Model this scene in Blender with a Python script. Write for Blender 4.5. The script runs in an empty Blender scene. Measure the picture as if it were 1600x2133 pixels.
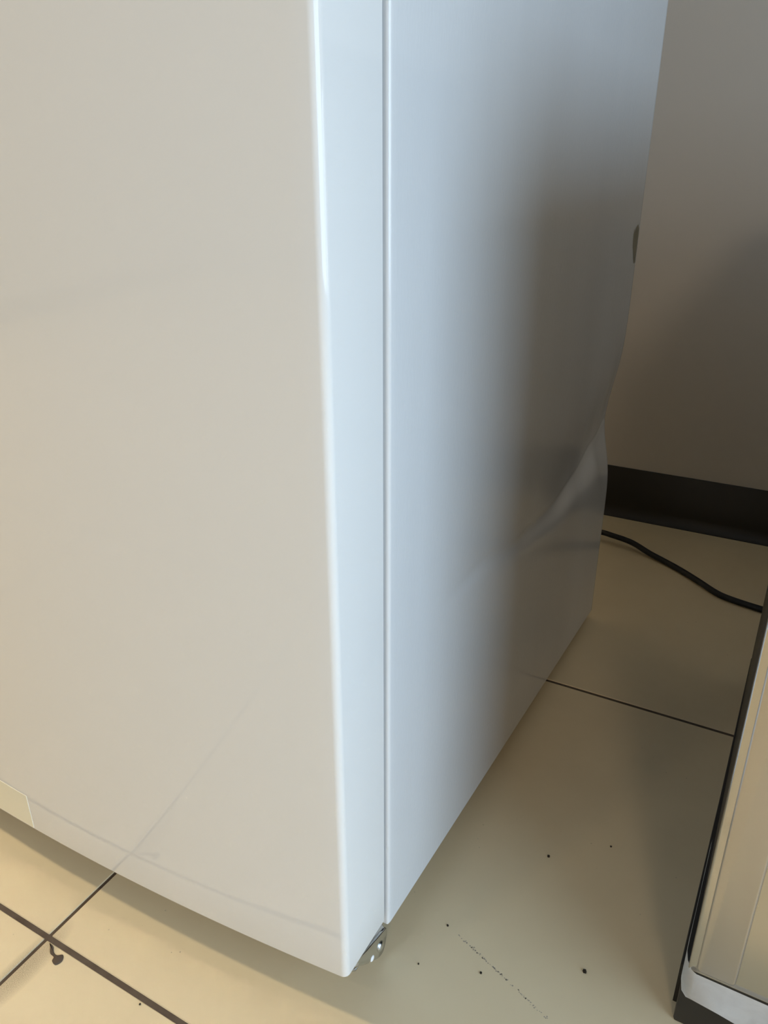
import bpy, bmesh, math, random
from mathutils import Vector, Matrix
random.seed(4)
SC = bpy.context.scene
COL = SC.collection

# ------------------------------------------------------------------ camera
cam_d = bpy.data.cameras.new('camera')
cam = bpy.data.objects.new('camera', cam_d); COL.objects.link(cam)
SC.camera = cam
RGT = Vector((0.87449522, 0.48497627, -0.00749142))
DWN = Vector((0.19194189, -0.36020582, -0.91291296))
FWD = Vector((-0.44543958, 0.79690011, -0.40808553))
M3 = Matrix((RGT, -DWN, -FWD)).transposed()
cam.matrix_world = Matrix.Translation((0, 0, 0.66)) @ M3.to_4x4()
cam_d.sensor_fit = 'VERTICAL'; cam_d.sensor_height = 36.0
cam_d.lens = 1602.8 / 2133 * 36.0
cam_d.clip_start = 0.02

# ------------------------------------------------------------------ world, lights, exposure
w = bpy.data.worlds.new('world'); SC.world = w; w.use_nodes = True
w.node_tree.nodes['Background'].inputs[0].default_value = (0.55, 0.70, 1.0, 1)
w.node_tree.nodes['Background'].inputs[1].default_value = 0.3
SC.view_settings.view_transform = 'Standard'
SC.view_settings.look = 'None'
SC.view_settings.gamma = 1.0
SC.view_settings.use_curve_mapping = False
SC.view_settings.exposure = 0.0
SC.cycles.use_denoising = True
SC.cycles.max_bounces = 8
SC.cycles.diffuse_bounces = 3
SC.cycles.caustics_reflective = True
SC.cycles.blur_glossy = 0.0
SC.cycles.sample_clamp_indirect = 0.0

WIN = dict(x=2.0, y0=-1.60, y1=0.45, z0=0.22, z1=2.05)
def area(name, loc, rot, sx, sy, power, color, shape='RECTANGLE', spread=math.pi):
    l = bpy.data.lights.new(name, 'AREA'); l.shape = shape; l.size = sx; l.size_y = sy
    l.energy = power; l.color = color; l.spread = spread
    o = bpy.data.objects.new(name, l); COL.objects.link(o); o.location = loc; o.rotation_euler = rot
    return o
# daylight coming in through the window opening in the right wall
area('window_daylight', (WIN['x'] + 0.06, (WIN['y0'] + WIN['y1']) / 2, (WIN['z0'] + WIN['z1']) / 2), (0, math.radians(90), 0),
     WIN['z1'] - WIN['z0'], WIN['y1'] - WIN['y0'], 80, (0.56, 0.77, 1.0))
LAMP = (-2.55, -0.03, 2.68)                       # compact warm downlight just in front of the fridge
area('downlight_lamp', (LAMP[0], LAMP[1], LAMP[2]), (0, 0, 0), 0.19, 0.19, 74, (1.0, 0.82, 0.54), 'DISK')
FILL_LAMP = (-0.95, -1.35, 2.68)                      # added unseen lamp, brightens the foot of the door by floor bounce
area('downlight_lamp', FILL_LAMP, (0, 0, 0), 0.16, 0.16, 4, (1.0, 0.86, 0.66), 'DISK')
PANELS = [(1.35, -3.5), (-2.2, -2.0), (-1.6, -3.5)]
for px, py in PANELS:
    area('ceiling_panel_lamp', (px, py, 2.66), (0, 0, 0), 0.55, 1.1, 57 if px > 0 else 1.0, (1.0, 0.84, 0.64))

# ------------------------------------------------------------------ materials
def mat(name, color, rough=0.5, metal=0.0, spec=0.5, coat=0.0, build=None):
    m = bpy.data.materials.new(name); m.use_nodes = True
    nt = m.node_tree; b = nt.nodes['Principled BSDF']
    b.inputs['Base Color'].default_value = (*color, 1)
    b.inputs['Roughness'].default_value = rough
    b.inputs['Metallic'].default_value = metal
    b.inputs['Specular IOR Level'].default_value = spec
    b.inputs['Coat Weight'].default_value = coat
    b.inputs['Coat Roughness'].default_value = 0.03
    if build: build(nt, b)
    return m
def N(nt, t, **kw):
    n = nt.nodes.new(t)
    for k, v in kw.items():
        if k in n.inputs: n.inputs[k].default_value = v
        else: setattr(n, k, v)
    return n
def mapping(nt, scale, coord='Object'):
    tc = N(nt, 'ShaderNodeTexCoord'); mp = N(nt, 'ShaderNodeMapping')
    mp.inputs['Scale'].default_value = scale
    nt.links.new(tc.outputs[coord], mp.inputs[0]); return mp
def bump(nt, b, height, strength, dist):
    bm_ = N(nt, 'ShaderNodeBump'); bm_.inputs['Strength'].default_value = strength; bm_.inputs['Distance'].default_value = dist
    nt.links.new(height, bm_.inputs['Height']); nt.links.new(bm_.outputs[0], b.inputs['Normal'])
def ramp(nt, fac, stops):
    r = N(nt, 'ShaderNodeValToRGB'); e = r.color_ramp.elements
    while len(e) < len(stops): e.new(0.5)
    for q, (p, c) in zip(e, stops):
        q.position = p; q.color = (*c, 1)
    nt.links.new(fac, r.inputs[0]); return r

def b_pebble(nt, b):      # fine vertical leather-like grain pressed into the cabinet steel
    mp = mapping(nt, (1, 380, 105))
    n1 = N(nt, 'ShaderNodeTexNoise', Scale=1.0, Detail=2.5, Roughness=0.55, Distortion=0.6)
    nt.links.new(mp.outputs[0], n1.inputs['Vector'])
    bump(nt, b, n1.outputs[0], 0.22, 0.0005)
    mp2 = mapping(nt, (3, 9, 2))
    n2 = N(nt, 'ShaderNodeTexNoise', Scale=1.0, Detail=3.0)
    nt.links.new(mp2.outputs[0], n2.inputs['Vector'])
    r = ramp(nt, n2.outputs[0], [(0.25, (0.72, 0.72, 0.715)), (0.7, (0.76, 0.76, 0.755))])
    nt.links.new(r.outputs[0], b.inputs['Base Color'])
def b_tile(nt, b):
    geo = N(nt, 'ShaderNodeNewGeometry')
    L = nt.links.new
    n1 = N(nt, 'ShaderNodeTexNoise', Scale=3.2, Detail=5.0, Roughness=0.6); L(geo.outputs['Position'], n1.inputs['Vector'])
    base = ramp(nt, n1.outputs[0], [(0.3, (0.65, 0.535, 0.345)), (0.72, (0.725, 0.605, 0.40))])
    # fine dirt specks
    n2 = N(nt, 'ShaderNodeTexVoronoi', Scale=55.0, Randomness=1.0); L(geo.outputs['Position'], n2.inputs['Vector'])
    sp = N(nt, 'ShaderNodeMath', operation='LESS_THAN'); sp.inputs[1].default_value = 0.045
    L(n2.outputs['Distance'], sp.inputs[0])
    n3 = N(nt, 'ShaderNodeTexNoise', Scale=6.0, Detail=2.0); L(geo.outputs['Position'], n3.inputs['Vector'])
    gt = N(nt, 'ShaderNodeMapRange'); gt.inputs[1].default_value = 0.48; gt.inputs[2].default_value = 0.72
    L(n3.outputs[0], gt.inputs[0])
    mu = N(nt, 'ShaderNodeMath', operation='MULTIPLY'); L(sp.outputs[0], mu.inputs[0]); L(gt.outputs[0], mu.inputs[1])
    mx = N(nt, 'ShaderNodeMixRGB'); L(mu.outputs[0], mx.inputs[0]); L(base.outputs[0], mx.inputs[1]); mx.inputs[2].default_value = (0.30, 0.24, 0.17, 1)
    # grimy patch of ground-in dirt in the tile corner beside the crossing joints
    sep = N(nt, 'ShaderNodeSeparateXYZ'); L(geo.outputs['Position'], sep.inputs[0])
    def gauss(axis, c, s):
        a = N(nt, 'ShaderNodeMath', operation='SUBTRACT'); L(sep.outputs[axis], a.inputs[0]); a.inputs[1].default_value = c
        d = N(nt, 'ShaderNodeMath', operation='DIVIDE'); L(a.outputs[0], d.inputs[0]); d.inputs[1].default_value = s
        p = N(nt, 'ShaderNodeMath', operation='MULTIPLY'); L(d.outputs[0], p.inputs[0]); L(d.outputs[0], p.inputs[1])
        return p
    gx = gauss(0, -0.517, 0.011); gy = gauss(1, 0.246, 0.040)
    ad = N(nt, 'ShaderNodeMath', operation='ADD'); L(gx.outputs[0], ad.inputs[0]); L(gy.outputs[0], ad.inputs[1])
    mr = N(nt, 'ShaderNodeMapRange'); mr.inputs[1].default_value = 0.0; mr.inputs[2].default_value = 2.2; mr.inputs[3].default_value = 0.85; mr.inputs[4].default_value = 0.0
    L(ad.outputs[0], mr.inputs[0])
    n4 = N(nt, 'ShaderNodeTexNoise', Scale=1500.0, Detail=5.0, Roughness=0.75); L(geo.outputs['Position'], n4.inputs['Vector'])
    g4 = N(nt, 'ShaderNodeMapRange'); g4.inputs[1].default_value = 0.36; g4.inputs[2].default_value = 0.60; L(n4.outputs[0], g4.inputs[0])
    m4 = N(nt, 'ShaderNodeMath', operation='MULTIPLY'); L(mr.outputs[0], m4.inputs[0]); L(g4.outputs[0], m4.inputs[1])
    mx2 = N(nt, 'ShaderNodeMixRGB'); L(m4.outputs[0], mx2.inputs[0]); L(mx.outputs[0], mx2.inputs[1]); mx2.inputs[2].default_value = (0.20, 0.15, 0.10, 1)
    L(mx2.outputs[0], b.inputs['Base Color'])
    nb = N(nt, 'ShaderNodeTexNoise', Scale=900.0, Detail=2.0); L(geo.outputs['Position'], nb.inputs['Vector'])
    bump(nt, b, nb.outputs[0], 0.06, 0.0005)
def b_wall(nt, b):
    mp = mapping(nt, (1, 1, 1))
    n1 = N(nt, 'ShaderNodeTexNoise', Scale=160.0, Detail=3.0); nt.links.new(mp.outputs[0], n1.inputs['Vector'])
    bump(nt, b, n1.outputs[0], 0.12, 0.001)
def b_brushed(nt, b):
    mp = mapping(nt, (900, 1, 2))
    n1 = N(nt, 'ShaderNodeTexNoise', Scale=1.0, Detail=2.0); nt.links.new(mp.outputs[0], n1.inputs['Vector'])
    bump(nt, b, n1.outputs[0], 0.05, 0.0003)
def b_grout(nt, b):
    mp = mapping(nt, (60, 60, 60))
    n1 = N(nt, 'ShaderNodeTexNoise', Scale=1.0, Detail=4.0); nt.links.new(mp.outputs[0], n1.inputs['Vector'])
    r = ramp(nt, n1.outputs[0], [(0.3, (0.085, 0.062, 0.045)), (0.7, (0.125, 0.095, 0.072))])
    nt.links.new(r.outputs[0], b.inputs['Base Color'])
    bump(nt, b, n1.outputs[0], 0.4, 0.0005)
def b_film(nt, b):
    mp = mapping(nt, (45, 45, 70))
    n1 = N(nt, 'ShaderNodeTexNoise', Scale=1.0, Detail=4.0, Distortion=0.8); nt.links.new(mp.outputs[0], n1.inputs['Vector'])
    r = ramp(nt, n1.outputs[0], [(0.3, (0.82, 0.81, 0.79)), (0.6, (0.92, 0.915, 0.90))])
    nt.links.new(r.outputs[0], b.inputs['Base Color'])
    bump(nt, b, n1.outputs[0], 0.35, 0.002)

MT = {
 'cabinet': mat('white_textured_steel', (0.75, 0.75, 0.745), 0.15, 0, 0.6, build=b_pebble),
 'door': mat('glossy_white_enamel', (0.80, 0.785, 0.755), 0.045, 0, 0.5),
 'gasket': mat('grey_gasket', (0.42, 0.44, 0.45), 0.6),
 'tile': mat('beige_porcelain', (0.6, 0.5, 0.38), 0.42, 0, 0.45, build=b_tile),
 'grout': mat('brown_grout', (0.13, 0.10, 0.08), 0.9, 0, 0.2, build=b_grout),
 'wall': mat('greige_paint', (0.53, 0.485, 0.425), 0.62, 0, 0.4, build=b_wall),
 'room': mat('pale_paint', (0.36, 0.35, 0.33), 0.7, build=b_wall),
 'base': mat('dark_vinyl_cove', (0.020, 0.015, 0.011), 0.38, 0, 0.4),
 'steel': mat('stainless_steel', (0.62, 0.59, 0.55), 0.17, 1.0, build=b_brushed),
 'steel2': mat('filmed_stainless', (0.60, 0.56, 0.52), 0.30, 1.0, build=b_brushed),
 'black': mat('black_painted_steel', (0.022, 0.019, 0.017), 0.42, 0, 0.45),
 'hole': mat('slot_dark', (0.008, 0.008, 0.008), 0.7, 0, 0.2),
 'zinc': mat('zinc_plated_steel', (0.62, 0.64, 0.64), 0.22, 1.0),
 'cord': mat('black_rubber', (0.010, 0.010, 0.011), 0.40, 0, 0.3),
 'film': mat('white_packing_film', (0.90, 0.90, 0.88), 0.38, 0, 0.5, build=b_film),
 'label': mat('cream_label', (0.88, 0.83, 0.66), 0.16, 0, 0.45),
 'residue': mat('yellow_residue', (0.68, 0.62, 0.46), 0.4),
 'dirt': mat('dark_crumbs', (0.035, 0.027, 0.02), 0.9, 0, 0.1),
 'scuff': mat('scuff_dust', (0.36, 0.31, 0.25), 0.9, 0, 0.1),
 'frame': mat('window_frame_paint', (0.5, 0.5, 0.5), 0.5),
 'foot': mat('grey_plastic', (0.12, 0.12, 0.12), 0.6),
}
def glass():
    m = bpy.data.materials.new('window_glass'); m.use_nodes = True; nt = m.node_tree; nt.nodes.clear()
    o = N(nt, 'ShaderNodeOutputMaterial'); t = N(nt, 'ShaderNodeBsdfTransparent'); g = N(nt, 'ShaderNodeBsdfGlossy', Roughness=0.02)
    mx = N(nt, 'ShaderNodeMixShader'); mx.inputs[0].default_value = 0.07
    nt.links.new(t.outputs[0], mx.inputs[1]); nt.links.new(g.outputs[0], mx.inputs[2]); nt.links.new(mx.outputs[0], o.inputs[0])
    return m
MT['glass'] = glass()

# ------------------------------------------------------------------ helpers
def link(name, bm, m, parent=None, smooth=False, loc=None):
    me = bpy.data.meshes.new(name)
    bmesh.ops.recalc_face_normals(bm, faces=bm.faces)
    bm.to_mesh(me); bm.free()
    me.materials.append(MT[m] if isinstance(m, str) else m)
    if smooth:
        for p in me.polygons: p.use_smooth = True
        if smooth is not True:
            me.set_sharp_from_angle(angle=math.radians(smooth))
    o = bpy.data.objects.new(name, me); COL.objects.link(o)
    if parent: o.parent = parent
    if loc: o.location = loc
    return o
def empty(name, loc, rz=0.0):
    o = bpy.data.objects.new(name, None); COL.objects.link(o); o.location = loc; o.rotation_euler = (0, 0, rz); o.empty_display_size = 0.1
    return o
def tag(o, label=None, cat=None, group=None, kind=None):
    if label: o['label'] = label
    if cat: o['category'] = cat
    if group: o['group'] = group
    if kind: o['kind'] = kind
    return o
def box(bm, a, b, bev=0.0, seg=2):
    t = bmesh.new(); bmesh.ops.create_cube(t, size=1.0)
    for v in t.verts:
        v.co = Vector(((a[i] + b[i]) / 2 + v.co[i] * (b[i] - a[i]) for i in range(3)))
    if bev: bmesh.ops.bevel(t, geom=t.edges[:], offset=bev, segments=seg, profile=0.5, affect='EDGES')
    me = bpy.data.meshes.new('t'); t.to_mesh(me); t.free(); bm.from_mesh(me); bpy.data.meshes.remove(me)
def bx(name, a, b, m, parent=None, bev=0.0, seg=2, smooth=False):
    bm = bmesh.new(); box(bm, a, b, bev, seg); return link(name, bm, m, parent, smooth)
def cyl(bm, c, r, z0, z1, n=24, bev=0.0):
    t = bmesh.new(); bmesh.ops.create_cone(t, cap_ends=True, segments=n, radius1=r, radius2=r, depth=z1 - z0)
    if bev:
        es = [e for e in t.edges if abs(e.verts[0].co.z - e.verts[1].co.z) < 1e-6]
        bmesh.ops.bevel(t, geom=es, offset=bev, segments=3, affect='EDGES')
    bmesh.ops.translate(t, verts=t.verts, vec=(c[0], c[1], (z0 + z1) / 2))
    me = bpy.data.meshes.new('t'); t.to_mesh(me); t.free(); bm.from_mesh(me); bpy.data.meshes.remove(me)
def loft(bm, rings, cap=True):
    vs = [[bm.verts.new(p) for p in r] for r in rings]; n = len(vs[0])
    for a, b in zip(vs, vs[1:]):
        for i in range(n):
            bm.faces.new((a[i], a[(i + 1) % n], b[(i + 1) % n], b[i]))
    if cap:
        bm.faces.new(vs[0]); bm.faces.new(vs[-1])
def inset(poly, d):
    n = len(poly); out = []
    for i in range(n):
        p0, p1, p2 = Vector(poly[i - 1]), Vector(poly[i]), Vector(poly[(i + 1) % n])
        e1 = (p1 - p0).normalized(); e2 = (p2 - p1).normalized(); t = (e1 + e2).normalized()
        nrm = Vector((-t.y, t.x)); k = max(0.6, nrm.dot(Vector((-e1.y, e1.x))))
        out.append(tuple(p1 + nrm * d / k))
    return out
def interp(pts, x):
    if x <= pts[0][0]: return pts[0][1]
    for (a, va), (b, vb) in zip(pts, pts[1:]):
        if x <= b:
            t = (x - a) / (b - a); t = t * t * (3 - 2 * t); return va + (vb - va) * t
    return pts[-1][1]
def catmull(P, n=8):
    P = [Vector(p) for p in P]; out = []
    for i in range(len(P) - 1):
        p0 = P[max(i - 1, 0)]; p1 = P[i]; p2 = P[i + 1]; p3 = P[min(i + 2, len(P) - 1)]
        for k in range(n):
            t = k / n
            out.append(0.5 * ((2 * p1) + (p2 - p0) * t + (2 * p0 - 5 * p1 + 4 * p2 - p3) * t * t + (3 * p1 - p0 - 3 * p2 + p3) * t ** 3))
    out.append(P[-1]); return out
def tube(bm, pts, rx, rz, n=12):
    rings = []
    for i, p in enumerate(pts):
        d = (pts[min(i + 1, len(pts) - 1)] - pts[max(i - 1, 0)]).normalized()
        s = d.cross(Vector((0, 0, 1))).normalized(); u = s.cross(d)
        rings.append([p + s * rx * math.cos(a) + u * rz * math.sin(a) for a in [2 * math.pi * k / n for k in range(n)]])
    loft(bm, rings)

# ------------------------------------------------------------------ room shell
X0, X1, Y0, Y1, H = -3.3, WIN['x'], -4.3, 1.507, 2.7
floor = tag(bx('floor', (X0 - .1, Y0 - .1, -0.10), (X1 + .1, Y1 + .1, -0.0011), 'grout'), kind='structure')
T = 0.6095
JX, JY = -0.5235, 0.2805                     # a joint crossing
GX, GY = 0.0036, 0.0052                      # joint widths
def tile_mesh(x0, x1, y0, y1):
    bm = bmesh.new(); box(bm, (x0, y0, -0.009), (x1, y1, 0.0), 0.0007, 1); return bm
full = None
ix0 = math.floor((X0 - JX) / T); ix1 = math.ceil((X1 - JX) / T)
iy0 = math.floor((Y0 - JY) / T); iy1 = math.ceil((Y1 - JY) / T)
for i in range(ix0, ix1):
    for j in range(iy0, iy1):
        ax, bx_ = JX + i * T + GX / 2, JX + (i + 1) * T - GX / 2
        ay, by = JY + j * T + GY / 2, JY + (j + 1) * T - GY / 2
        cx0, cx1, cy0, cy1 = max(ax, X0), min(bx_, X1), max(ay, Y0), min(by, Y1)
        if cx1 - cx0 < 0.004 or cy1 - cy0 < 0.004: continue
        if (cx0, cx1, cy0, cy1) == (ax, bx_, ay, by):
            if full is None:
                full = link('tile', tile_mesh(-(T - GX) / 2, (T - GX) / 2, -(T - GY) / 2, (T - GY) / 2), 'tile', floor); o = full
            else:
                o = full.copy(); COL.objects.link(o)
            o.location = ((ax + bx_) / 2, (ay + by) / 2, 0)
        else:
            o = link('tile', tile_mesh(cx0, cx1, cy0, cy1), 'tile', floor)

tag(bx('wall_back', (X0 - .1, Y1, 0.0), (X1 + .1, Y1 + .1, H), 'wall'), kind='structure')
tag(bx('wall_left', (X0 - .1, Y0, 0.0), (X0, Y1, H), 'room'), kind='structure')
tag(bx('wall_front', (X0 - .1, Y0 - .1, 0.0), (X1 + .1, Y0, H), 'room'), kind='structure')
tag(bx('ceiling', (X0 - .1, Y0 - .1, H), (X1 + .1, Y1 + .1, H + .1), 'room'), kind='structure')
bm = bmesh.new()
box(bm, (X1, Y0, 0), (X1 + .1, WIN['y0'], H)); box(bm, (X1, WIN['y1'], 0), (X1 + .1, Y1, H))
box(bm, (X1, WIN['y0'], 0), (X1 + .1, WIN['y1'], WIN['z0'])); box(bm, (X1, WIN['y0'], WIN['z1']), (X1 + .1, WIN['y1'], H))
tag(link('wall_right', bm, 'room'), kind='structure')
win = tag(empty('window_1', (X1, (WIN['y0'] + WIN['y1']) / 2, WIN['z0'])), kind='structure')
wl = (WIN['y1'] - WIN['y0']) / 2; wh = WIN['z1'] - WIN['z0']
bm = bmesh.new()
for a, b in (((0, -wl, 0), (.05, wl, .04)), ((0, -wl, wh - .04), (.05, wl, wh)), ((0, -wl, .04), (.05, -wl + .04, wh - .04)), ((0, wl - .04, .04), (.05, wl, wh - .04))):
    box(bm, a, b, .003, 1)
link('window_frame', bm, 'frame', win)
bx('pane', (.02, -wl + .04, .04), (.026, wl - .04, wh - .04), 'glass', win)

# coved vinyl baseboard with its curved toe
def cove(name, pts, label=None):
    bm = bmesh.new()
    prof = [(0.0, 0.1045), (-0.0022, 0.1045), (-0.0034, 0.1030), (-0.0036, 0.022), (-0.0050, 0.014), (-0.0085, 0.0075), (-0.0140, 0.0028), (-0.0165, 0.0012), (-0.0165, 0.0), (0.0, 0.0)]
    (xa, ya), (xb, yb) = pts
    d = Vector((xb - xa, yb - ya)).normalized(); n = Vector((-d.y, d.x))
    rings = []
    for s in range(25):
        p = Vector((xa, ya)).lerp(Vector((xb, yb)), s / 24)
        rings.append([(p.x + n.x * a, p.y + n.y * a, z) for a, z in prof])
    loft(bm, rings)
    return tag(link(name, bm, 'base', smooth=40), kind='structure')
cove('baseboard_back', ((X0, Y1), (X1, Y1)))
cove('baseboard_left', ((X0, Y0), (X0, Y1)))

# fixtures for the lamps
ring = lambda r, z: [(r * math.cos(a), r * math.sin(a), z) for a in [2 * math.pi * k / 40 for k in range(40)]]
for L_, lb in ((LAMP, 'small round ceiling downlight near the left wall'), (FILL_LAMP, 'added unseen fill downlight out in the middle of the room')):
    t = tag(empty('downlight', (L_[0], L_[1], H)), lb, 'light', 'ceiling downlights')
    bm = bmesh.new()
    loft(bm, [ring(.086, -.004), ring(.086, -.024), ring(.107, -.022), ring(.111, -.016), ring(.111, 0.0), ring(.086, 0.0), ring(.086, -.004)], cap=False)
    bmesh.ops.remove_doubles(bm, verts=bm.verts, dist=1e-5)
    link('trim_ring', bm, 'frame', t, smooth=40)
PL = ['rectangular ceiling light panel in the front right corner', 'rectangular ceiling light panel nearest the left wall', 'rectangular ceiling light panel in the front left corner']
for (px, py), lb in zip(PANELS, PL):
    t = tag(empty('ceiling_light', (px, py, H)), lb, 'light', 'ceiling light panels')
    bm = bmesh.new()
    for a, b in (((-.30, -.58, -.05), (.30, -.552, 0)), ((-.30, .552, -.05), (.30, .58, 0)), ((-.30, -.552, -.05), (-.277, .552, 0)), ((.277, -.552, -.05), (.30, .552, 0))):
        box(bm, a, b, .002, 1)
    link('frame', bm, 'frame', t)

# ------------------------------------------------------------------ refrigerator
FW = 0.76; DEP = 0.6625
fr = tag(empty('refrigerator', (-0.2350, 0.4225, 0.0), -0.0119),
         'white refrigerator with bowed glossy door and dented textured side panel', 'refrigerator')
ZB, ZT = 0.028, 1.68
ZD = (0.047, 1.13)       # lower door

def arc(cx, cy, r, a0, a1, n):
    return [(cx + r * math.cos(math.radians(a0 + (a1 - a0) * k / n)), cy + r * math.sin(math.radians(a0 + (a1 - a0) * k / n))) for k in range(n + 1)]
# cabinet: plan outline counter-clockwise, the right side finely divided so that it can carry the dent
r = 0.0030
plan = []
plan += arc(-r, r, r, -90, 0, 6)
NY = 110
ys = [r + (DEP - 2 * r) * k / NY for k in range(1, NY)]
plan += [(0.0, y) for y in ys]
plan += arc(-r, DEP - r, r, 0, 90, 4)
plan += [(-FW * k / 6, DEP) for k in range(1, 6)]
plan += arc(-FW + r, DEP - r, r, 90, 180, 4)
plan += arc(-FW + r, r, r, 180, 270, 4)
plan += [(-FW + FW * k / 6, 0.0) for k in range(1, 6)]
def crease_z(y):        # height of the fold along the side panel
    return interp([(0.17, 0.322), (0.30, 0.298), (0.42, 0.291), (0.50, 0.300), (0.60, 0.318), (0.66, 0.332)], y)
def dent(y, z):
    A = interp([(0.08, 0.0), (0.20, 0.0022), (0.34, 0.0050), (0.46, 0.0080), (0.58, 0.0120), (0.66, 0.0150)], y)
    if A <= 0: return 0.0
    d = z - crease_z(y)
    if d >= 0:
        g = math.exp(-(d / 0.072) ** 2)
    else:
        lo = interp([(0.20, 0.010), (0.45, 0.018), (0.58, 0.030), (0.66, 0.060)], y)
        g = 1.10 * math.exp(-(d / lo) ** 2) - 0.10 * math.exp(-(d / 0.11) ** 2)
    return A * g + min(1.0, A / .008) * .0007 * math.exp(-((d - .001) / .0028) ** 2)
NZ = 215
bm = bmesh.new(); rings = []
zs = [ZB + 0.0, ZB + 0.0012] + [ZB + 0.0012 + (0.62 - ZB - 0.0012) * k / NZ for k in range(1, NZ + 1)] + [0.62 + (ZT - 0.62) * k / 14 for k in range(1, 15)]
for k, z in enumerate(zs):
    ring_ = []
    for (x, y) in plan:
        dx = 0.0
        if x > -0.05:
            fade = 1.0 if x > -0.02 else max(0, (x + 0.05) / 0.03)
            dx = -dent(y, z) * fade
        dy = 0.0
        ins = 0.0012 if k == 0 else 0.0
        if ins:
            x = min(x, -ins) if x > -0.1 else x
        sl = (0.006 - 0.019 * max(0.0, y) / DEP) * max(0.0, 1 - (z - ZB) / 0.12)      # lower edge runs slightly downhill to the rear
        ring_.append((x + dx, y + dy, z + sl))
    rings.append(ring_)
loft(bm, rings)
link('cabinet', bm, 'cabinet', fr, smooth=42)

fr.rotation_euler = (-0.0029, 0.0052, -0.0119)      # it stands a touch out of plumb
# bowed door slabs
def door_plan():
    yf = lambda x: -0.0928 + 0.157 * (x + 0.38) ** 2
    rc = 0.0062; pts = []
    # front from left to right
    n = 60; x0, x1 = -FW + rc, -rc
    sl = 2 * 0.157 * (0.38 - rc); ang = math.degrees(math.atan(sl))
    front = [(x0 + (x1 - x0) * k / n, yf(x0 + (x1 - x0) * k / n)) for k in range(n + 1)]
    cy = front[-1][1] + rc * math.cos(math.radians(ang)); cx = front[-1][0] - rc * math.sin(math.radians(ang))
    cornerR = arc(cx, cy, rc, -90 + ang, 0, 9)
    sx = cornerR[-1][0]
    off = -sx
    pts = [(x, y) for x, y in front] + [(x, y) for x, y in cornerR[1:]]
    pts = [(x + off * max(0, (x + FW / 2) / (FW / 2)), y) for x, y in pts]
    yb = -0.0072
    pts += [(0.0, yb - 0.02), (0.0, yb - 0.0012), (-0.0012, yb), (-FW + 0.0012, yb), (-FW, yb - 0.0012)]
    lc = [(-FW - x - 0.0, y) for x, y in cornerR[::-1]]
    pts += [(x - off * 0 , y) for x, y in lc[:-1]]
    pts = [(max(x, -FW), y) for x, y in pts]
    out = []
    for p in pts:
        if not out or (Vector(p) - Vector(out[-1])).length > 2e-4: out.append(p)
    return out
DP = door_plan()
def door(name, z0, z1):
    bm = bmesh.new(); e = 0.0028
    rings = []
    for a in (0, 22, 45, 67, 90):
        s = e * (1 - math.sin(math.radians(a))); rings.append([(x, y, z0 + e * (1 - math.cos(math.radians(a)))) for x, y in inset(DP, s)])
    nz = 26
    for k in range(1, nz): rings.append([(x, y, z0 + e + (z1 - z0 - 2 * e) * k / nz) for x, y in DP])
    for a in (90, 67, 45, 22, 0):
        s = e * (1 - math.sin(math.radians(a))); rings.append([(x, y, z1 - e * (1 - math.cos(math.radians(a)))) for x, y in inset(DP, s)])
    loft(bm, rings)
    return link(name, bm, 'door', fr, smooth=35)
ld = door('fridge_door', *ZD)
ud = door('freezer_door', ZD[1] + 0.012, ZT)
for d_, z0, z1 in ((ld, *ZD), (ud, ZD[1] + 0.012, ZT)):
    bm = bmesh.new()
    for a, b in (((-FW + .02, -.0070, z0 + .02), (-.0135, -.0003, z0 + .034)), ((-FW + .02, -.0070, z1 - .034), (-.0135, -.0003, z1 - .02)),
                 ((-.027, -.0070, z0 + .034), (-.0135, -.0003, z1 - .034)), ((-FW + .02, -.0070, z0 + .034), (-FW + .034, -.0003, z1 - .034))):
        box(bm, a, b, .0008, 1)
    link('gasket', bm, 'gasket', d_)
# pale cream label at the foot of the door, its right part in view
yf = lambda x: -0.0928 + 0.157 * (x + 0.38) ** 2
bm = bmesh.new()
top = [(-0.3600, 0.0925), (-0.40, 0.0940), (-0.44, 0.0945), (-0.50, 0.0945)]
xs_ = [top[0][0] + (top[-1][0] - top[0][0]) * k / 12 for k in range(13)]
rings = []
for x in xs_:
    zt = interp([(-p[0], p[1]) for p in top], -x)
    rings.append([(x, yf(x) + .0005, .0505), (x, yf(x) - .0004, .0505), (x, yf(x) - .0004, zt), (x, yf(x) + .0005, zt)])
loft(bm, rings)
lb = link('label', bm, 'label', ld); lb['label'] = 'pale cream label at the foot of the door'

# hinge bracket under the door corner
def at(wx, wy):      # world plan -> fridge plan
    c, s = math.cos(0.0119), math.sin(0.0119)
    dx, dy = wx + 0.2350, wy - 0.4225
    return (c * dx - s * dy, s * dx + c * dy)
side = [(.3670, .0452), (.3720, .0395), (.3840, .0285), (.3930, .0200), (.4015, .0120), (.4085, .0072), (.4150, .0068), (.4190, .0120), (.4215, .0200), (.4225, .0290), (.4160, .0330), (.4060, .0360), (.3960, .0395), (.3850, .0430), (.3760, .0470), (.3700, .0485)]
sm = [tuple(p)[:2] for p in catmull([(y, z, 0) for y, z in side + side[:1]], 4)][:-1]
def vplate(x, poly): return [(*at(x, y), z) for y, z in poly]
bm = bmesh.new()
loft(bm, [vplate(-.2392, inset(sm, .0004)), vplate(-.2388, sm), vplate(-.2372, sm), vplate(-.2367, inset(sm, .0003)), vplate(-.2364, inset(sm, .0009))])
hg = link('hinge_bracket', bm, 'zinc', fr, smooth=50); hg['label'] = 'zinc plated hinge bracket under the door corner'
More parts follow.
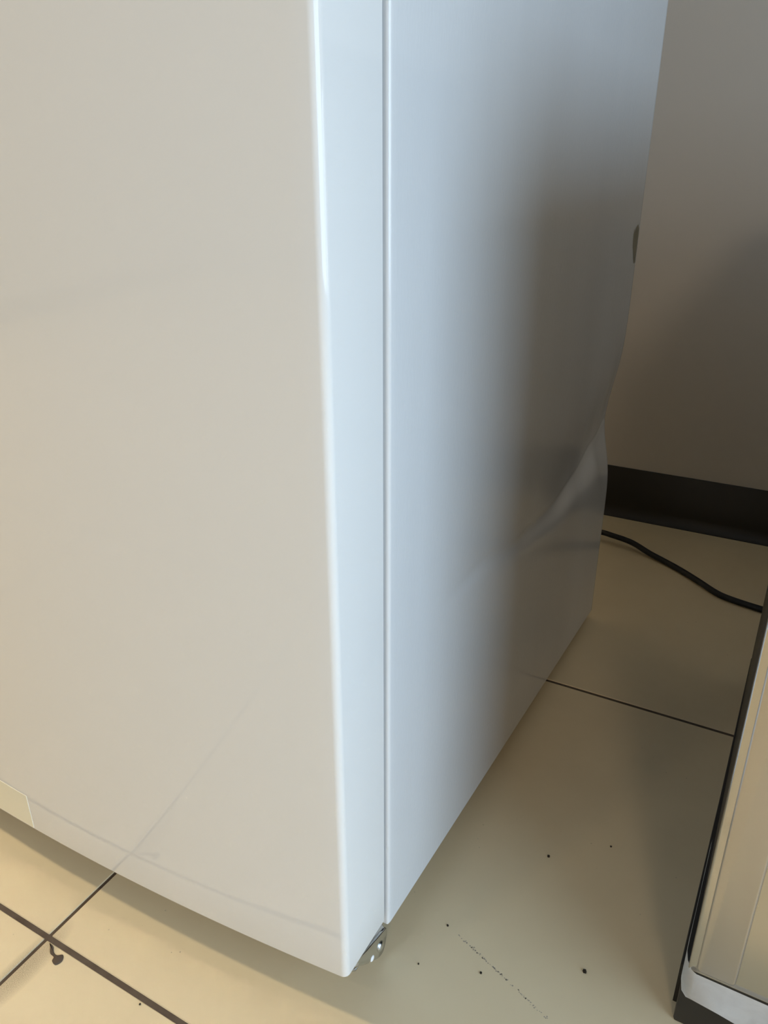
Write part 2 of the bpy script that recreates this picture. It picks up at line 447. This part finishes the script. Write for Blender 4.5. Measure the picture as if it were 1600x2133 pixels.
outl = [(-0.2395, 0.372), (-0.2390, 0.385), (-0.2390, 0.405), (-0.2390, 0.420), (-0.262, 0.4215), (-0.280, 0.410), (-0.278, 0.385), (-0.262, 0.370), (-0.248, 0.367)]
sm2 = [tuple(p)[:2] for p in catmull([(*at(*p), 0) for p in outl + outl[:1]], 5)][:-1]
hz = 0.0310
bm = bmesh.new(); loft(bm, [[(x, y, hz) for x, y in inset(sm2, .0008)], [(x, y, hz + .0008) for x, y in sm2], [(x, y, hz + .0022) for x, y in sm2], [(x, y, hz + .003) for x, y in inset(sm2, .0010)]])
link('flange', bm, 'zinc', hg, smooth=50)
def rivet(name, y, z, r, h, m):
    bm = bmesh.new(); n = 20; rings = []
    for a in (0, 20, 45, 70, 86):
        rr = r * math.cos(math.radians(a)); xx = -.2366 + h * math.sin(math.radians(a))
        rings.append([(*at(xx, y + rr * math.cos(t)), z + rr * math.sin(t)) for t in [2 * math.pi * k / n for k in range(n)]])
    loft(bm, rings); return link(name, bm, m, hg, smooth=60)
rivet('rivet', .4095, .0205, .0052, .0026, 'zinc')
bm = bmesh.new(); tube(bm, catmull([(*at(-.2378, y), z) for y, z in [(.3700, .0440), (.3745, .0395), (.3790, .0350), (.3840, .0300), (.3890, .0252)]], 5), .0022, .0022, 10)
link('rolled_edge', bm, 'zinc', hg, smooth=60)
rivet('plastic_plug', .3950, .0218, .0030, .0012, 'film')
bm = bmesh.new(); rx_, ry_ = at(-0.2540, 0.3900)
cyl(bm, (rx_, ry_), 0.0050, hz + .0022, 0.0505, 20, .0008)
link('hinge_pin', bm, 'zinc', hg, smooth=50)
bm = bmesh.new()       # little bent tab of the door's bottom cap
a, b_, c_ = at(-0.2425, 0.4030), at(-0.2395, 0.4075), at(-0.2435, 0.4085)
loft(bm, [[(*a, .0436), (*b_, .0436), (*c_, .0436)], [(*a, .0500), (*b_, .0525), (*c_, .0525)]])
link('door_cap_tab', bm, 'door', ld)
# front legs and rear rollers
for x in (-0.06, -FW + 0.06):
    bm = bmesh.new(); cyl(bm, (x, 0.045), 0.015, 0.0, 0.010, 24, .002); cyl(bm, (x, 0.045), 0.006, 0.010, ZB, 16)
    link('foot', bm, 'foot', fr, smooth=50)
for x in (-0.10, -FW + 0.10):
    bm = bmesh.new(); box(bm, (x - .012, DEP - .07, .0), (x + .012, DEP - .035, ZB), .006, 3)
    link('roller', bm, 'foot', fr, smooth=50)
# torn adhesive residue on the rear edge of the side panel
bm = bmesh.new()
res = [(0.628, 0.592), (0.633, 0.583), (0.637, 0.590), (0.648, 0.594), (0.6560, 0.588), (0.6560, 0.548), (0.652, 0.545), (0.645, 0.551), (0.640, 0.560), (0.634, 0.566), (0.630, 0.578)]
vs = [bm.verts.new((0.00030, y, z)) for y, z in res]; bm.faces.new(vs)
bmesh.ops.solidify(bm, geom=bm.faces[:], thickness=0.00025)
rs = link('adhesive_residue', bm, 'residue', fr); rs['label'] = 'yellowish torn tape residue near the rear edge'

# ------------------------------------------------------------------ stainless appliance on the right
ap = tag(empty('kitchen_appliance', (0.0, 0.0, 0.0)),
         'black-sided appliance with stainless steel front and white packing film along its foot', 'appliance')
AX0, AX1, AY0, AY1, AH = 0.0092, 1.25, 0.4800, 1.03, 0.745  # width extended out of view to block light from the lower back wall
bx('body', (AX0, AY0 + .004, 0.118), (AX1, AY1, AH), 'black', ap, .002, 2, 40)
bx('lower_frame', (AX0 + .0002, AY0 + .004, 0.0482), (AX1, AY1, 0.104), 'black', ap, .001, 1)
bx('frame_recess', (AX0 + .012, AY0 + .012, 0.098), (AX1 - .012, AY1 - .01, 0.124), 'hole', ap)  # near-black block stands in for the dark of the open slot
bm = bmesh.new(); box(bm, (0.0060, 0.4825, 0.0), (AX1, 0.4985, 0.0560), .002, 2); box(bm, (0.0125, 0.4980, 0.0), (AX1 - .002, AY1 - .02, 0.0530), .001, 1)
link('toe_kick', bm, 'black', ap, smooth=40)
bm = bmesh.new(); rp = [(.0029, .500), (.0120, .500), (.0120, 1.005), (.0088, 1.005), (.0063, .720)]
loft(bm, [[(x, y, 0.0) for x, y in rp], [(x, y, .0470) for x, y in rp], [(x, y, .0480) for x, y in inset(rp, .0006)]])
link('base_rail', bm, 'black', ap)
bx('countertop', (AX0 - .0, AY0 - .012, AH), (AX1, AY1, AH + .02), 'black', ap, .003, 2, 40)
sp = bx('door_panel', (AX0 - .0008, AY0 - .010, 0.0805), (0.627, AY0 + .0035, AH - .02), 'steel', ap, .0022, 3, 40)
sp['label'] = 'stainless steel front panel'
def plate(name, x0, x1, z0, z1, y0, y1, rad, m, parent):     # upright plate with rounded corners
    pl = []
    for cx, cz, a0 in ((x1 - rad, z0 + rad, -90), (x1 - rad, z1 - rad, 0), (x0 + rad, z1 - rad, 90), (x0 + rad, z0 + rad, 180)):
        pl += arc(cx, cz, rad, a0, a0 + 90, 6)
    bm = bmesh.new(); e = min(.0018, (y1 - y0) * .6)
    loft(bm, [[(x, y1, z) for x, z in pl], [(x, y0 + e, z) for x, z in pl], [(x, y0 + e * .3, z) for x, z in inset(pl, e * .35)], [(x, y0, z) for x, z in inset(pl, e)]])
    return link(name, bm, m, parent, smooth=50)
plate('edge_band', 0.0142, 0.0425, 0.0862, AH - .04, AY0 - .0128, AY0 - .0098, .0040, 'steel2', sp)
plate('edge_band', 0.591, 0.6195, 0.0862, AH - .04, AY0 - .0128, AY0 - .0098, .0040, 'steel2', sp)
bx('door_panel', (0.631, AY0 - .010, 0.0852), (AX1, AY0 + .0035, AH - .02), 'steel', ap, .0022, 3, 40)  # second door, added on the unseen extra width
# packing film: wraps the foot of the door panel and turns round the left corner
bm = bmesh.new(); rnd = random.Random(3)
cols = []
path = [(0.0062, 0.560), (0.0056, 0.520), (0.0052, 0.495), (0.0052, 0.482), (0.0070, 0.4740), (0.0110, 0.4690), (0.0150, 0.4676)] + [(0.0150 + (AX1 - .017) * k / 60, 0.4676 + .0004 * math.sin(k * .9)) for k in range(1, 61)]
for i, (x, y) in enumerate(path):
    ztop = interp([(0, .135), (1, .100), (2, .088), (3, .0862), (4, .0862), (5, .0842), (6, .0825), (9, .0822), (66, .0815)], i)
    zbot = interp([(0, .110), (1, .074), (2, .058), (3, .0515), (4, .0515), (6, .0540), (9, .0450), (20, .044), (66, .044)], i) + .0006 * rnd.uniform(-1, 1)
    slack = interp([(3, 0.0), (6, .0080), (66, .0080)], i); zbot += slack * 1.15
    cols.append([(x + rnd.uniform(-1, 1) * .00025, y - slack * k / 7 + .0004 * rnd.uniform(-1, 1), ztop + (zbot - ztop) * k / 7) for k in range(8)])
vs = [[bm.verts.new(p) for p in c] for c in cols]
for a, b in zip(vs, vs[1:]):
    for k in range(7): bm.faces.new((a[k], a[k + 1], b[k + 1], b[k]))
bmesh.ops.solidify(bm, geom=bm.faces[:], thickness=0.0005)
fm = link('packing_film', bm, 'film', ap, smooth=60); fm['label'] = 'creased white packing film around the foot'

# ------------------------------------------------------------------ power cord on the floor
P = [(-0.62, 1.40, .0052), (-0.42, 1.392, .0054), (-0.30, 1.372, .016), (-0.262, 1.362, .018), (-0.225, 1.357, .014), (-0.190, 1.340, .0085), (-0.160, 1.326, .0055), (-0.127, 1.304, .0052), (-0.092, 1.276, .0052), (-0.064, 1.252, .0052), (-0.040, 1.240, .0052), (0.009, 1.229, .0052), (0.07, 1.222, .0052), (0.20, 1.235, .0052), (0.40, 1.30, .0052), (0.55, 1.38, .0052)]
bm = bmesh.new(); tube(bm, catmull(P, 8), 0.0056, 0.0050, 12)
tag(link('power_cord', bm, 'cord', smooth=60), 'black power cord curving over the tiles behind the refrigerator', 'cord')

# ------------------------------------------------------------------ crumbs, smear and scuff on the tiles
bm = bmesh.new()
for x, y, s in [(-0.071, 0.489, .0022), (-0.198, 0.472, .0013), (-0.205, 0.424, .0010), (-0.152, 0.443, .0015), (-0.139, 0.596, .0018), (-0.085, 0.640, .0012), (-0.335, 0.249, .0020), (-0.40, 0.275, .0010)]:
    t = bmesh.new(); bmesh.ops.create_icosphere(t, subdivisions=1, radius=s)
    for v in t.verts: v.co *= rnd.uniform(.75, 1.15); v.co.z = v.co.z * .6 + s * .45; v.co.x += x; v.co.y += y; v.co.z = max(v.co.z, .0)
    me = bpy.data.meshes.new('t'); t.to_mesh(me); t.free(); bm.from_mesh(me)
tag(link('crumbs', bm, 'dirt'), 'dark crumbs of dirt scattered on the beige floor tiles', 'dirt', kind='stuff')
bm = bmesh.new()       # dotted scuff line on the middle tile
a, b_ = Vector((-0.190, 0.470)), Vector((-0.082, 0.431))
for k in range(90):
    t_ = rnd.random(); p = a.lerp(b_, t_) + Vector((rnd.gauss(0, .0005), rnd.gauss(0, .0006)))
    s = rnd.uniform(.0003, .0008); q = [bm.verts.new((p.x + s * rnd.uniform(.6, 1.8) * math.cos(an), p.y + s * math.sin(an), .00012)) for an in (0, 1.5, 3.1, 4.6)]
    bm.faces.new(q)
o = tag(link('scuff_mark', bm, 'scuff', floor), kind='stuff')
bm = bmesh.new()       # smear of grout squeezed out beside the crossing
sme = [(-0.5165, 0.2765), (-0.511, 0.2760), (-0.506, 0.2725), (-0.501, 0.2715), (-0.496, 0.2745), (-0.492, 0.2700), (-0.494, 0.2645), (-0.500, 0.2655), (-0.502, 0.2690), (-0.508, 0.2700), (-0.513, 0.2740)]
sme = [tuple(p)[:2] for p in catmull([(x, y, 0) for x, y in sme + sme[:1]], 5)][:-1]
loft(bm, [[(x, y, -.0002) for x, y in sme], [(x, y, .0006) for x, y in sme], [(x, y, .0011) for x, y in inset(sme[::-1], .0006)[::-1]]])
link('grout_smear', bm, 'grout', floor, smooth=60)
